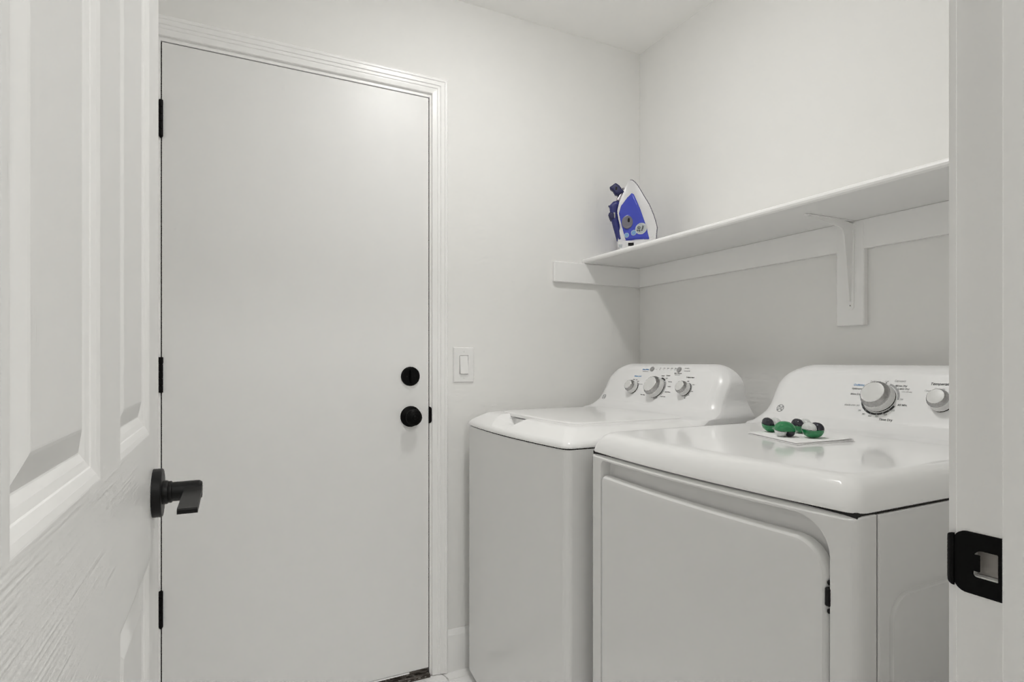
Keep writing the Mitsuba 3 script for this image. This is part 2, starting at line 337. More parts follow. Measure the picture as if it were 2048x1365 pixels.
# ------------------------------------------------------------------ open six-panel door
al = 0.0164
de = np.array([al, 1.0, 0]) / math.hypot(al, 1); dn = np.array([de[1], -de[0], 0])
DO = np.array([-0.0930, 0.312, 0])                       # near bottom corner of the visible face
d2 = frame(DO, de, (0, 0, 1), dn)
S = lambda y: (y - 0.312) * math.hypot(al, 1)
dw = S(1.0156)
cols = ((S(.366), S(.5865)), (S(.682), S(.91)))
rows = ((.25, .856), (1.024, 1.645), (1.745, 1.93))
slab = sbox(0, .012, dw, 2.047)
for c in cols:
    for r in rows:
        slab = slab.difference(sbox(c[0], r[0], c[1], r[1]))
put('door_2', extrude(slab, .035, d2, -.035), 'moulded_door_paint', False, kind=STRUCT, label='open white six-panel door with a black lever at the left edge')
PROF = [(0, -.030), (0, 0), (.0012, -.0002), (.0060, -.0016), (.0125, -.0044), (.0135, -.0054), (.0195, -.0072), (.0255, -.0098), (.0268, -.0100), (.0280, -.0097), (.0450, -.0042), (.0475, -.0036), (.0490, -.0035)]
for c in cols:
    for r in rows:
        rings = []
        for d, h in PROF:
            rings.append([(c[0] + d, r[0] + d, h), (c[1] - d, r[0] + d, h), (c[1] - d, r[1] - d, h), (c[0] + d, r[1] - d, h)])
        put('door_2__panel', moved(loft(rings), d2), 'moulded_door_paint', False)
# lever set
lc = np.array([S(.951), .9375])
lv = d2 @ frame((lc[0], lc[1], 0), (1, 0, 0), (0, 1, 0), (0, 0, 1))
put('door_2__lever_handle__rosette', moved(lathe([(.0335, 0), (.0335, .0105), (.0325, .0118), (.030, .0122), (.002, .0123)], 56), lv), 'lever_black', 25)
put('door_2__lever_handle__neck', moved(lathe([(.0165, .012), (.0165, .0165), (.0158, .018), (.0148, .0185), (.0152, .020), (.0150, .0225), (.0134, .0235), (.0136, .0570), (.0110, .0605), (.001, .0608)], 40), lv), 'lever_black', 25)
put('door_2__lever_handle__neck__set_screw', moved(lathe([(.0022, 0), (.0022, .0006), (.0008, .0002)], 12), lv @ frame((-.0132, -.001, .031), (0, 0, 1), (0, 1, 0), (-1, 0, 0))), 'chrome', 30) if False else None
arm = np.array([(.010, .0065), (.013, .004), (.013, -.0035), (-.126, -.0035), (-.130, -.0025), (-.130, .0015), (-.129, .0028), (-.022, .0028), (-.010, .0065)])
def arm_ring(z, s=1.0):
    return [(x, y, z) for x, y in arm]
armm = extrude(Polygon(arm).buffer(.0006), .0225, None, .0380)
put('door_2__lever_handle__arm', moved(armm, lv), 'lever_black', False)

# ------------------------------------------------------------------ shelf, cleats, bracket
SF, SB = 1.516, 1.536
edge = [(X0, SF), (1.325, SF), (1.3195, SF + .0015), (1.316, SF + .005), (1.3148, SF + .010), (1.316, SF + .015), (1.3195, SF + .0185), (1.325, SB), (X0, SB)]
put('wall_shelf__board', loft([[(x, YF + .001, z) for x, z in edge], [(x, Y0 - .001, z) for x, z in edge]]), 'shelf_paint', 25)
CT = .018
put('wall_shelf__cleat', bevel_box(1.1755, X0 - .0005, Y0 - CT, Y0 - .0002, 1.434, SF - .0004, .003), 'shelf_paint', False)
put('wall_shelf__cleat', bevel_box(X0 - CT, X0 - .0002, YF + .001, Y0 - CT, 1.434, SF - .0004, .0015), 'shelf_paint', False)
put('wall_shelf__support_board', bevel_box(X0 - CT - .0006, X0 - .0002, .999, 1.0800, 1.2215, SF - .0004, .0022), 'shelf_paint', False)
note('wall_shelf', 'long white painted shelf on cleats holding the blue iron', 'shelf')
BXP = X0 - CT - .0006
by = 1.036
def strap(pts, thick):
    return pts
vleg = Polygon([(-.0115, 0), (.0115, 0), (.0095, -.215), (.0085, -.238), (.004, -.2445), (-.004, -.2445), (-.0085, -.238), (-.0095, -.215)])
hleg = Polygon([(-.0115, 0), (.0115, 0), (.0085, .170), (.0075, .186), (.003, .191), (-.003, .191), (-.0075, .186), (-.0085, .170)])
vm = extrude(vleg, .0022, frame((BXP, by, SF - .006), (0, -1, 0), (0, 0, 1), (-1, 0, 0)))
hm = extrude(hleg, .0022, frame((BXP - .002, by, SF - .0005), (0, 1, 0), (-1, 0, 0), (0, 0, -1)))
corner = []
for a in np.linspace(0, math.pi / 2, 7):
    corner.append((BXP - .0075 + .0075 * math.cos(a), SF - .0008 - .0075 + .0075 * math.sin(a)))
cm = []
gus = Polygon([(0, 0), (-.185, 0), (-.185, -.003), (-.048, -.0185), (-.038, -.024), (-.032, -.034), (-.0045, -.236), (0, -.236)])
def gusset(y):
    return extrude(gus, .0016, frame((BXP - .0015, y + .0008, SF - .002), (1, 0, 0), (0, 0, 1), (0, -1, 0)))
rib = []
t_, u_ = [], []
path = [(-.183, -.0028, .0010), (-.12, -.0098, .0026), (-.06, -.0165, .0042), (-.045, -.0195, .0046), (-.036, -.026, .0046), (-.031, -.040, .0044), (-.020, -.11, .0030), (-.0055, -.225, .0010)]
for x, z, w in path:
    inner = np.array([x, z])
    rib.append([(BXP - .0015 + x, by - w, SF - .002 + z), (BXP - .0015 + x, by + w, SF - .002 + z)])
top = []
ribm = []
for k, (x, z, w) in enumerate(path):
    bx = x if z > -.021 else 0.0
    bz = 0.0 if z > -.021 else z
    if k == 4:
        bx, bz = 0.0, -.006
    ribm.append([(BXP - .0015 + x, by - w * .55, SF - .002 + z), (BXP - .0015 + x, by + w * .55, SF - .002 + z),
                 (BXP - .0015 + bx, by + w * 1.6, SF - .002 + bz), (BXP - .0015 + bx, by - w * 1.6, SF - .002 + bz)])
put('wall_shelf__bracket', cat_(vm, hm, loft(ribm)), 'shelf_paint', 20, label='white painted steel shelf bracket')
put('wall_shelf__bracket__gap', bevel_box(BXP - .0018, BXP - .0002, by - .0118, by - .0100, SF - .016, SF - .0005, .0003), 'dark_gap', False) if False else None
for (px, py, pz, nx) in ((BXP - .0022, by - .004, SF - .028, 0), (BXP - .0022, by, SF - .238, 0)):
    put('wall_shelf__bracket__screw', moved(lathe([(.0042, 0), (.0036, .0012), (.0016, .0015)], 16), frame((px, py - .003 * (pz > 1.4), pz), (0, -1, 0), (0, 0, 1), (-1, 0, 0))), 'shelf_paint', 30)
put('wall_shelf__bracket__screw_hole', moved(lathe([(.0014, 0), (.0014, .0004)], 12), frame((BXP - .0037, by, SF - .238), (0, -1, 0), (0, 0, 1), (-1, 0, 0))), 'dark_gap', 30)

# ------------------------------------------------------------------ laundry machines
def interp(tab, z):
    t = np.array(tab); return np.interp(z, t[:, 0], t[:, 1])

PHI = math.radians(29)
PN = np.array([-math.cos(PHI), 0, math.sin(PHI)]); PU = np.array([0, -1.0, 0]); PV = np.array([math.sin(PHI), 0, math.cos(PHI)])

def panel_section(xf, xb, yc, w, r, n=10, e=6):
    """Level section: flat front, front corners rounded through 65 degrees to a crisp edge, straight sides, flat back."""
    th = np.radians(np.linspace(0, 65, n + 1))
    dx, dy = r * (1 - np.cos(th)), r * np.sin(th)
    k = min(1.0, .8 * (xb - xf) / max(dx[-1], 1e-9)); dx = dx * k
    far = np.stack([xf + dx, np.full(n + 1, yc + w - dy[-1]) + dy], 1)          # from the front to the far side
    near = np.stack([xf + dx, np.full(n + 1, yc - w + dy[-1]) - dy], 1)
    def seg(p, q):
        t = np.linspace(0, 1, e + 2)[1:-1, None]
        return np.asarray(p) * (1 - t) + np.asarray(q) * t
    c0, c1 = (xb, yc - w), (xb, yc + w)
    return np.vstack([[c0], seg(c0, c1), [c1], seg(c1, far[-1]), far[::-1], seg(far[0], near[0]), near, seg(near[-1], c0)])

def control_panel(yc, hw, xtab, xb0, zt=1.111):
    """Console: flared foot, leaning face, rounded upper corners; a stack of level sections."""
    rings = []
    zs = np.r_[.8985, .915, .930, np.linspace(.9445, .975, 8), np.linspace(.985, 1.045, 6), np.linspace(1.052, 1.096, 12), 1.100, 1.1035, 1.1063, 1.1085, 1.1100, 1.1108, 1.111]
    for z in zs:
        t = np.clip((z - 1.042) / (zt - 1.042), 0, 1)
        w = hw - (.018 if z > 1.0 else .018 * mk_smooth((z - .945) / .055)) - .105 * (1 - math.sqrt(max(1 - (t * .992) ** 2, 0)))
        xf = interp(xtab, z); xb = xb0 - .25 * (z - .945)
        xf = min(xf, xb - .006)
        p = panel_section(xf, xb, yc, w, min(.052, (xb - xf) * 1.2))
        rings.append(np.c_[p, np.full(len(p), z)])
    return loft(rings)
def mk_smooth(t):
    t = min(max(t, 0), 1); return t * t * (3 - 2 * t)

def bowed(p, xf, xb, yc, hw, bow):
    """Pushes the front of plan points out towards the room in the middle of its width."""
    p = np.array(p, float)
    u = np.clip((p[:, 0] - xf) / (xb - xf), 0, 1)
    p[:, 0] -= bow * (1 - np.clip((p[:, 1] - yc) / hw, -1, 1) ** 2) * (1 - u)
    return p

def top_cap(xf, xb, y0, y1, zb, prof, bow, rc):
    yc, hw = (y0 + y1) / 2, (y1 - y0) / 2
    rings = []
    for ins_f, ins_s, z in prof:
        p = rrect(xf + ins_f, xb, y0 + ins_s, y1 - ins_s, (.004, .004, rc, rc), 8, 10)
        p = bowed(p, xf, xb, yc, hw, bow)
        rings.append(np.c_[p, np.full(len(p), z)])
    for k in (.7, .4, .15):      # flat top closes on itself in rings, so that its shading stays flat
        c = rings[-1].mean(0) if k == .7 else ctr
        ctr = c
        rings.append(np.c_[(base2d := (rings[len(prof) - 1][:, :2] - c[:2]) * k + c[:2]), np.full(len(base2d), prof[-1][2])])
    return loft(rings)

def text(parent, part, s, h, u, v, O, m, bold=False, italic=0.12, align='c', rot=0.0):
    t = meshkit.text_mesh(s, h, .0003, bold)
    w = t.bounds[1][0] - t.bounds[0][0]
    sh = np.eye(4); sh[0, 1] = italic
    off = {'c': -w / 2, 'l': 0, 'r': -w}[align]
    a = np.eye(4); a[0, 3], a[1, 3] = off, -h / 2
    r = np.eye(4); r[:2, :2] = [[math.cos(rot), -math.sin(rot)], [math.sin(rot), math.cos(rot)]]
    b = np.eye(4); b[0, 3], b[1, 3], b[2, 3] = u, v, .0001
    t.apply_transform(frame(O, PU, PV, PN) @ b @ r @ sh @ a)
    return t

def words(parent, pieces, m, label):
    for t in pieces:
        if isinstance(t, list):
            for q in t:
                put(parent + '__dial_dot', q, m, False)
        else:
            put(parent + ('__lettering' if not t.metadata.get('band') else '__dial_band'), t, m, False, label=label.split(' reading')[0].split(' and ')[0] if not t.metadata.get('band') else None)

def arc_band(u, v, r0, r1, a0, a1, O, h=.0003, dots=()):
    a = np.radians(np.linspace(a0, a1, max(4, int(abs(a1 - a0) / 4))))
    poly = Polygon(list(zip(u + r1 * np.cos(a), v + r1 * np.sin(a))) + list(zip(u + r0 * np.cos(a[::-1]), v + r0 * np.sin(a[::-1]))))
    b = extrude(poly, h, frame(O + PN * .0001, PU, PV, PN)); b.metadata['band'] = True
    return b

def dots(pts, r, O, h=.0005):
    return [extrude(Point(u, v).buffer(r, 6), h, frame(O + PN * .0001, PU, PV, PN)) for u, v in pts]

def knob(key, u, v, r, h, O, pointer, label=None):
    f = frame(O, PU, PV, PN) @ frame((u, v, 0), (1, 0, 0), (0, 1, 0), (0, 0, 1))
    put(key + '__skirt', moved(lathe([(r * .99, .0032), (r * 1.005, .0040), (r * 1.0, .0052), (r * .955, h * .55), (r * .93, h * .62)], 56), f), 'knob_plastic', 25)
    put(key + '__ring', moved(lathe([(r * .93, h * .60), (r * .925, h * .70), (r * .88, h * .80), (r * .80, h * .93), (r * .765, h * .985), (r * .74, h), (r * .70, h * .985)], 56), f), 'silver', 25)
    put(key + '__cap', moved(lathe([(r * .745, h * .94), (r * .742, h * .99), (r * .70, h * 1.012), (r * .4, h * 1.03), (r * .05, h * 1.036)], 56), f), 'knob_plastic', 30)
    put(key + '__gap_shade_ring', moved(lathe([(r * .985, .0001), (r * .985, .0034)], 40), f), 'black_plastic', 30)  # black disc stands in for the shadow under the knob
    a = math.radians(pointer)
    g = f @ frame((0, 0, 0), (math.cos(a), math.sin(a), 0), (-math.sin(a), math.cos(a), 0), (0, 0, 1))
    put(key + '__pointer', moved(hull([(x, y, z) for x, zz in ((r * .70, h * 1.0), (r * .945, h * .66)) for y in (-r * .055, r * .055) for z in (zz + .0009, zz - .003)]), g), 'print_white', False)
    note(key, label)

def logo(parent, u, v, r, O):
    a = np.linspace(0, 2 * np.pi, 49)[:-1]
    ring = Point(u, v).buffer(r, 24).difference(Point(u, v).buffer(r * .86, 24))
    sw = []
    for k in range(4):
        c = math.radians(45 + 90 * k)
        q = Point(u + r * .66 * math.cos(c), v + r * .66 * math.sin(c)).buffer(r * .20, 8).difference(Point(u + r * .60 * math.cos(c + .3), v + r * .60 * math.sin(c + .3)).buffer(r * .15, 8))
        sw.append(q)
    m = [extrude(shapely.union_all([ring] + sw), .0007, frame(O, PU, PV, PN))]
    m.append(text(parent, '', 'GE', r * .80, u, v, O, '', True, .25))
    put(parent + '__emblem', cat_(*m), 'logo_grey', False, label='round grey monogram emblem reading GE')

# ---- washing machine
WF, WB, WY0, WY1 = .792, 1.487, 1.264, 1.934
WC, WH = (WY0 + WY1) / 2, (WY1 - WY0) / 2
Wk = 'washing_machine'
note(Wk, 'white top-load washing machine between the light switch and the dryer', 'washing machine')
def body(xf, xb, y0, y1, z0, z1, bow, rc, extra=0):
    yc, hw = (y0 + y1) / 2, (y1 - y0) / 2
    rings = []
    for ins, z in ((.004, z0), (0, z0 + .004), (0, (z0 + z1) / 2), (0, z1 - .003), (.003, z1)):
        p = bowed(rrect(xf + ins, xb, y0 + ins, y1 - ins, (.004, .004, rc, rc), 8, 10), xf, xb, yc, hw, bow)
        rings.append(np.c_[p, np.full(len(p), z)])
    return loft(rings)
put(Wk + '__cabinet', body(WF + .003, WB, WY0 + .004, WY1 - .004, .022, .8915, .022, .020), 'cabinet_enamel', 30)
put(Wk + '__seam', body(WF + .008, WB - .004, WY0 + .009, WY1 - .009, .885, .897, .022, .020), 'dark_gap', 30)
for x in (WF + .06, WB - .06):
    for y in (WY0 + .06, WY1 - .06):
        put(Wk + '__foot', moved(lathe([(.022, 0), (.022, .008), (.012, .012), (.010, .026)], 20), frame((x, y, .0), (1, 0, 0), (0, 1, 0), (0, 0, 1))), 'black_plastic', 30)
wprof = [(.006, .006, .8945), (.001, .001, .8955), (0, 0, .8975), (.0008, .0008, .902), (.0035, .0035, .9075), (.010, .010, .9145), (.022, .022, .9225), (.036, .036, .9305), (.050, .050, .9378), (.058, .058, .9412), (.064, .064, .9430), (.070, .070, .9438), (.085, .085, .9440)]
cap = to_manifold(top_cap(WF, WB, WY0, WY1, .895, wprof, .022, .026))
scoop = to_manifold(ball_hull([(.784, 1.600, .922), (.780, 1.690, .924), (.880, 1.595, .920), (.880, 1.720, .920), (.80, 1.575, .950), (.80, 1.735, .950), (.880, 1.572, .975), (.880, 1.768, .975), (.76, 1.560, .99), (.76, 1.765, .99)],
                              [.012] * 10, 2))
under = to_manifold(trimesh.creation.box(bounds=[[.870, 1.588, .9285], [.955, 1.745, .960]]))
cap = from_manifold(cap - scoop - under)
put(Wk + '__top', cap, 'enamel', 25, label='white enamel top with a hand scoop at the front')
def plan_slab(x0, x1, y0, y1, prof, rc, bow, yc, hw):
    rings = []
    for ins, z in prof:
        p = rrect(x0 + ins, x1 - ins * .3, y0 + ins, y1 - ins, (.004, .004, rc, rc), 8, 10)
        p = bowed(p, x0, x1, yc, hw, bow)
        rings.append(np.c_[p, np.full(len(p), z)])
    b = rings[-1]; c = b.mean(0)
    for k in (.75, .5, .25):
        q = (b - c) * k + c; q[:, 2] = prof[-1][1] + .0016 * (1 - k * k)
        rings.append(q)
    return loft(rings)
put(Wk + '__lid', plan_slab(.882, 1.335, 1.366, 1.842, [(.003, .9362), (.0006, .9370), (0, .9385), (.0002, .9452), (.0016, .9470), (.005, .9482), (.012, .9488)], .035, .012, WC, .24), 'enamel', 30, label='white lid with an overhanging front lip')
WTAB = [(.8985, 1.222), (.930, 1.243), (.9440, 1.262), (.9475, 1.288), (.955, 1.305), (.9635, 1.3185), (.975, 1.3310), (1.09, 1.395), (1.10, 1.404), (1.105, 1.412), (1.108, 1.420), (1.111, 1.430)]
put(Wk + '__control_panel', control_panel(WC, .3235, WTAB, 1.487), 'panel_plastic', 16, label='tall white rounded control panel')
OW = np.array([1.345, 1.595, 1.0])
P_ = Wk + '__control_panel'
logo(P_, -.2615, -.0195, .0105, OW)
tx = lambda *a, **k: text(P_, '', *a, **k)
words(P_, (tx('Deep Rinse', .0050, -.0680, .1035, OW, '', True, align='r'), tx('Water Level', .0050, -.114, .0750, OW, '', True),), 'print_blue', 'blue lettering')
words(P_, (tx('Fill', .0030, -.0103, .1100, OW, ''), tx('Soak', .0030, .0095, .1100, OW, ''), tx('Wash', .0030, .0290, .1100, OW, ''), tx('Rinse', .0030, .0475, .1100, OW, ''), tx('Spin', .0030, .0660, .1100, OW, ''),
     tx('Colors', .0046, .0450, .0815, OW, '', True), tx('Heavy', .0036, .0190, .0800, OW, '', True), tx('Light', .0034, .0415, .0705, OW, ''), tx('Delicates', .0034, .0660, .0580, OW, ''),
     tx('Casuals', .0034, .0710, .0400, OW, '', True), tx('Speed Wash', .0034, .0745, .0190, OW, '', True), tx('Drain & Spin', .0034, .0600, .0010, OW, '', True),
     tx('Deep Clean', .0034, -.0440, .0020, OW, '', True), tx('Whites', .0034, -.0390, .0180, OW, '', True),
     tx('Temperature', .0046, .1515, .0775, OW, '', True), tx('Cold', .0034, .1490, .0630, OW, ''), tx('Cool', .0034, .1800, .0510, OW, ''), tx('Warm', .0034, .1840, .0270, OW, ''), tx('Hot', .0034, .1770, .0130, OW, ''), tx('Tap', .0034, .1640, .0020, OW, ''),
     tx('Small', .0034, -.1290, .0610, OW, ''), tx('Med', .0032, -.1130, .0600, OW, ''), tx('Large', .0032, -.1000, .0540, OW, ''), tx('Precise Fill', .0032, -.0930, .0430, OW, '', align='l'),
     tx('Start / Pause', .0042, .0870, .0910, OW, '', True), tx('Paused', .0034, .1150, .1110, OW, '', align='l'), tx('Lid Locked', .0034, .1150, .1010, OW, '', align='l'),
     arc_band(.013, .030, .0385, .0435, 50, 84, OW),), 'print_black', 'black lettering')
words(P_, (tx('Hold for extra rinse', .0026, -.0680, .0955, OW, '', align='r'), tx('Hold to cancel', .0026, .0870, .0850, OW, ''), arc_band(.013, .030, .0395, .0430, -35, 42, OW), arc_band(.013, .030, .0395, .0430, -80, -55, OW),
     arc_band(.152, .030, .0245, .0275, -70, 80, OW), arc_band(-.110, .0265, .0215, .0240, 20, 90, OW),), 'print_grey', 'grey lettering and dial marks')
[put(P_ + '__indicator', q, 'print_black', False) for q in dots([(-.0105 + .019 * k, .1043) for k in range(5)] + [(-.0285, .1043), (.1120, .1110), (.1120, .1010)], .0011, OW)]
for u in (-.0506, .0871):
    f = frame(OW, PU, PV, PN) @ frame((u, .1048, 0), (1, 0, 0), (0, 1, 0), (0, 0, 1))
    put(Wk + '__button', moved(lathe([(.0093, 0), (.0093, .003), (.0086, .0042), (.0082, .0045), (.0078, .0036), (.002, .0038)], 32), f), 'button_grey', 25, label='small round grey push button')
knob(Wk + '__knob', -.110, .0262, .0235, .030, OW, 40, 'small white and silver knob')
knob(Wk + '__knob_001', .013, .030, .0375, .035, OW, 47, 'large white and silver cycle knob')
knob(Wk + '__knob_002', .152, .0315, .0235, .030, OW, -20, 'small white and silver knob')

# ---- dryer
DF, DB, DY0, DY1 = .838, 1.575, .533, 1.2225
DC, DH = (DY0 + DY1) / 2, (DY1 - DY0) / 2
Dk = 'clothes_dryer'
note(Dk, 'white front-load clothes dryer with laundry pods on top', 'dryer')
BOW = .022
xfront = lambda y: DF - BOW * (1 - np.clip((y - DC) / DH, -1, 1) ** 2)
# cabinet (sides and back) behind the front panel; the right side carries a pressed groove
cabx = .8865
put(Dk + '__cabinet', bevel_box(cabx, DB, DY0 + .006, DY1 - .002, .022, .8905, .002), 'cabinet_enamel', False)
gy = DY0 + .006
def side_ring(x0, x1, z0, z1, r, y):
    return [(x, y, z) for x, z in rrect(x0, x1, z0, z1, r, 8, 3)]
side = loft([side_ring(cabx, DB, .022, .8905, .002, gy), side_ring(cabx, DB, .022, .8905, .002, DY0 + .0022), side_ring(cabx + .0018, DB - .001, .0235, .8890, .002, DY0 + .0005), side_ring(cabx + .004, DB - .004, .026, .8865, .002, DY0),
             side_ring(.911, 1.530, .110, .772, .052, DY0), side_ring(.9135, 1.5275, .1125, .7695, .050, DY0 + .006), side_ring(.9225, 1.5185, .1215, .7605, .043, DY0 + .006), side_ring(.925, 1.516, .124, .758, .041, DY0 + .0003),
             side_ring(1.10, 1.34, .34, .54, .02, DY0 + .0003)], cap0=False)
put(Dk + '__side_panel', side, 'cabinet_enamel', 25, label='painted side panel with a pressed groove')
for x in (DF + .07, DB - .06):
    for y in (DY0 + .06, DY1 - .06):
        put(Dk + '__foot', moved(lathe([(.022, 0), (.022, .008), (.012, .012), (.010, .026)], 20), frame((x, y, .0), (1, 0, 0), (0, 1, 0), (0, 0, 1))), 'black_plastic', 30)
# front panel: bowed frame with a rounded opening and a recess behind
RY0, RY1, RZ0, RZ1 = .5765, 1.172, .16, .8845
def fr(y0, y1, z0, z1, r, dx, n=10, e=14):
    p = rrect(y0, y1, z0, z1, r, n, e)
    return np.c_[xfront(p[:, 0]) + dx, p]
frings = [fr(DY0 + .001, DY1 - .001, .022, .8915, .002, .0440), fr(DY0 + .0005, DY1 - .0005, .022, .8915, .002, .016), fr(DY0 + .0025, DY1 - .0025, .0235, .8900, .003, .007), fr(DY0 + .0075, DY1 - .0075, .027, .8865, .004, .0018), fr(DY0 + .014, DY1 - .014, .030, .8840, .006, 0)]
# opening: large upper right (near) corner, small far one; order of radii: (u1v0, u1v1, u0v1, u0v0)
OPR = (.02, .016, .058, .058)
frings += [fr(RY0 - .004, RY1 + .003, RZ0 - .003, RZ1 - .002, tuple(r + .003 for r in OPR), 0), fr(RY0 - .001, RY1 + .0008, RZ0 - .0008, RZ1 - .0045, OPR, .0012), fr(RY0, RY1, RZ0, RZ1 - .0055, OPR, .004),
           fr(RY0 + .003, RY1 - .004, RZ0 + .003, RZ1 - .009, OPR, .026), fr(RY0 + .009, RY1 - .010, RZ0 + .009, RZ1 - .0150, OPR, .030), fr(RY0 + .2, RY1 - .2, RZ0 + .25, RZ1 - .25, (.02,) * 4, .030)]
put(Dk + '__front_panel', loft(frings, cap0=False), 'cabinet_enamel', 25, label='white bowed front panel with a recessed door opening')
# door
dY0, dY1, dZ0, dZ1 = .5795, 1.1690, .165, .8455
DR = (.022, .016, .055, .055)
drings = []
for ins, dx in ((.006, .024), (.002, .020), (0, .012), (.0006, .006), (.0028, .0018), (.0065, -.0012), (.012, -.0022), (.020, -.0024), (.10, -.0024), (.20, -.0024), (.27, -.0024)):
    rr = tuple(max(r - ins, .004) for r in DR)
    drings.append(fr(dY0 + ins, dY1 - ins, dZ0 + ins, dZ1 - ins, rr, dx))
put(Dk + '__door', loft(drings), 'cabinet_enamel', 25, label='white rounded dryer door with a finger gap above it')
hx = DF - .002
def hinge_block(z0, z1, w):
    return bevel_box(xfront(.585) + .004, xfront(.585) + .02, .5775, .5775 + w, z0, z1, .0015)
put(Dk + '__hinge', cat_(bevel_box(.8315, .842, .5745, .5835, .7455, .7745, .002), bevel_box(.8325, .842, .5755, .5805, .7785, .7855, .002), bevel_box(.8325, .842, .5755, .5805, .7345, .7415, .002)), 'black_plastic', False, label='black door hinge')
put(Dk + '__seam', bevel_box(DF + .004, DB - .004, DY0 + .005, DY1 - .005, .884, .897, .001), 'dark_gap', False)
dprof = [(.006, .005, .8945), (.001, .001, .8955), (0, 0, .8975), (.0015, .0015, .904), (.0055, .0055, .915), (.0115, .0115, .926), (.020, .019, .9355), (.030, .028, .9415), (.040, .037, .9442), (.050, .046, .9448), (.056, .052, .9448)]
put(Dk + '__top', top_cap(DF + .001, DB, DY0, DY1, .895, dprof, BOW, .022), 'enamel', 30, label='glossy white enamel top')
DTAB = [(.8985, 1.328), (.930, 1.345), (.9440, 1.362), (.9475, 1.390), (.955, 1.407), (.9637, 1.4205), (.975, 1.4341), (1.09, 1.4979), (1.099, 1.507), (1.105, 1.518), (1.108, 1.527), (1.111, 1.540)]
put(Dk + '__control_panel', control_panel(DC, .3445, DTAB, 1.590), 'panel_plastic', 16, label='tall white rounded control panel')
OD = np.array([1.448, .8775, 1.0])
P_ = Dk + '__control_panel'
logo(P_, -.2685, -.0155, .0115, OD)
kc = (.0, .0325)
words(P_, (tx('Cottons', .0056, -.0640, .0685, OD, '', True),), 'print_blue', 'blue lettering reading Cottons')
lab = [('Optimum Dry', -.0480, .0575, 'r'), ('More Dry', -.0500, .0418, 'r')]
ring_dots = [(kc[0] + .0425 * math.cos(math.radians(a)), kc[1] + .0425 * math.sin(math.radians(a))) for a in np.linspace(194, 336, 8)]
words(P_, (tx('Optimum', .0044, -.0790, .0575, OD, '', True, align='l'), tx('More Dry', .0044, -.0780, .0418, OD, '', True, align='l'),
     tx('Quick Fluff 10', .0042, -.0460, .0098, OD, '', align='r'), tx('20', .0044, -.0411, -.0034, OD, ''), tx('30', .0044, -.0282, -.0128, OD, ''), tx('40', .0044, -.0115, -.0162, OD, ''), tx('50', .0044, .0055, -.0155, OD, ''),
     tx('60', .0044, .0240, -.0090, OD, ''), tx('70', .0044, .0390, .0030, OD, ''), tx('80 Min.', .0046, .0455, .0188, OD, '', True, align='l'), tx('Time Dry', .0056, .0290, -.0230, OD, '', True),
     tx('More Dry', .0046, .0400, .0700, OD, '', True), tx('Less Dry', .0046, .0480, .0622, OD, '', True), tx('Temperature', .0062, .1030, .0785, OD, '', True, align='l'),
     arc_band(kc[0], kc[1], .0400, .0450, 190, 337, OD), dots([(.0425, .0337), (.0030, .0765)], .0013, OD),), 'print_black', 'black lettering')
words(P_, (tx('Off', .0042, .0500, .0337, OD, ''), tx('Off', .0042, .0030, .0805, OD, ''), tx('Cool Down', .0034, .0570, .0545, OD, ''), tx('Cool Down', .0036, -.0250, .0800, OD, ''), tx('Cool', .0042, .1010, .0600, OD, ''), tx('Casuals', .0042, .1150, .0660, OD, '', align='l'),
     tx('Easy Care', .0036, .1250, .0560, OD, '', align='l'),), 'print_grey', 'dark grey lettering')
words(P_, (tx('Casuals', .0052, .0340, .0835, OD, '', True), arc_band(kc[0], kc[1], .0400, .0450, 4, 72, OD),), 'print_pale', 'pale grey lettering and dial band')
[put(P_ + '__dial_mark', q, 'print_white', False) for q in dots(ring_dots + [(kc[0] + .0425 * math.cos(math.radians(a)), kc[1] + .0425 * math.sin(math.radians(a))) for a in (28, 45)], .0011, OD, .0006)]
knob(Dk + '__knob', kc[0], kc[1], .0375, .036, OD, 98, 'large white and silver timer knob')
knob(Dk + '__knob_001', .139, .0315, .0245, .032, OD, 112, 'small white and silver temperature knob')

# ------------------------------------------------------------------ napkin and pods on the dryer
ZT = .9448
A_, B_, C_, D_ = np.array([1.140, .998]), np.array([1.081, .819]), np.array([1.245, .800]), np.array([1.300, .985])
def sheet(k, thick, z, inset=0.0, lift=0.0, shift=(0, 0)):
    n = 14
    g = np.linspace(0, 1, n)
    top_, bot = [], []
    for s in g:
        for t in g:
            q = (A_ * (1 - s) + B_ * s) * (1 - t) + (D_ * (1 - s) + C_ * s) * t
            c = (A_ + B_ + C_ + D_) / 4
            q = c + (q - c) * (1 - inset) + np.array(shift)
            h = z + lift * (t ** 3) * s * s + .0006 * (meshkit.noise(np.array([s * 4, t * 4, k * 7.0]), 3) - .5)
            top_.append((*q, h + thick)); bot.append((*q, h))
    v = np.array(top_ + bot); f = []
    N = n * n
    for i in range(n - 1):
        for j in range(n - 1):
            a, b, c, d = i * n + j, (i + 1) * n + j, (i + 1) * n + j + 1, i * n + j + 1
            f += [(a, b, c), (a, c, d), (N + a, N + c, N + b), (N + a, N + d, N + c)]
    r = list(range(n))
    for idx in (r, [i * n + n - 1 for i in r], [(n - 1) * n + i for i in r[::-1]], [i * n for i in r[::-1]]):
        for p, q in zip(idx[:-1], idx[1:]):
            f.extend([(p, q, N + q), (p, N + q, N + p)])
    m = trimesh.Trimesh(v, np.array(f), process=False)
    if m.volume < 0:
        m.invert()
    assert m.is_winding_consistent
    return m
for k, (th, z, ins, lift, sh) in enumerate(((.0010, .0003, 0, 0, (0, 0)), (.0010, .0016, .01, .0006, (-.002, .0)), (.0009, .0029, .02, .0015, (.001, .001)), (.0009, .0041, .015, .003, (-.001, .002)))):
    put('paper_napkin__layer', sheet(k, th, ZT + z, ins, lift, sh), 'paper', 40)
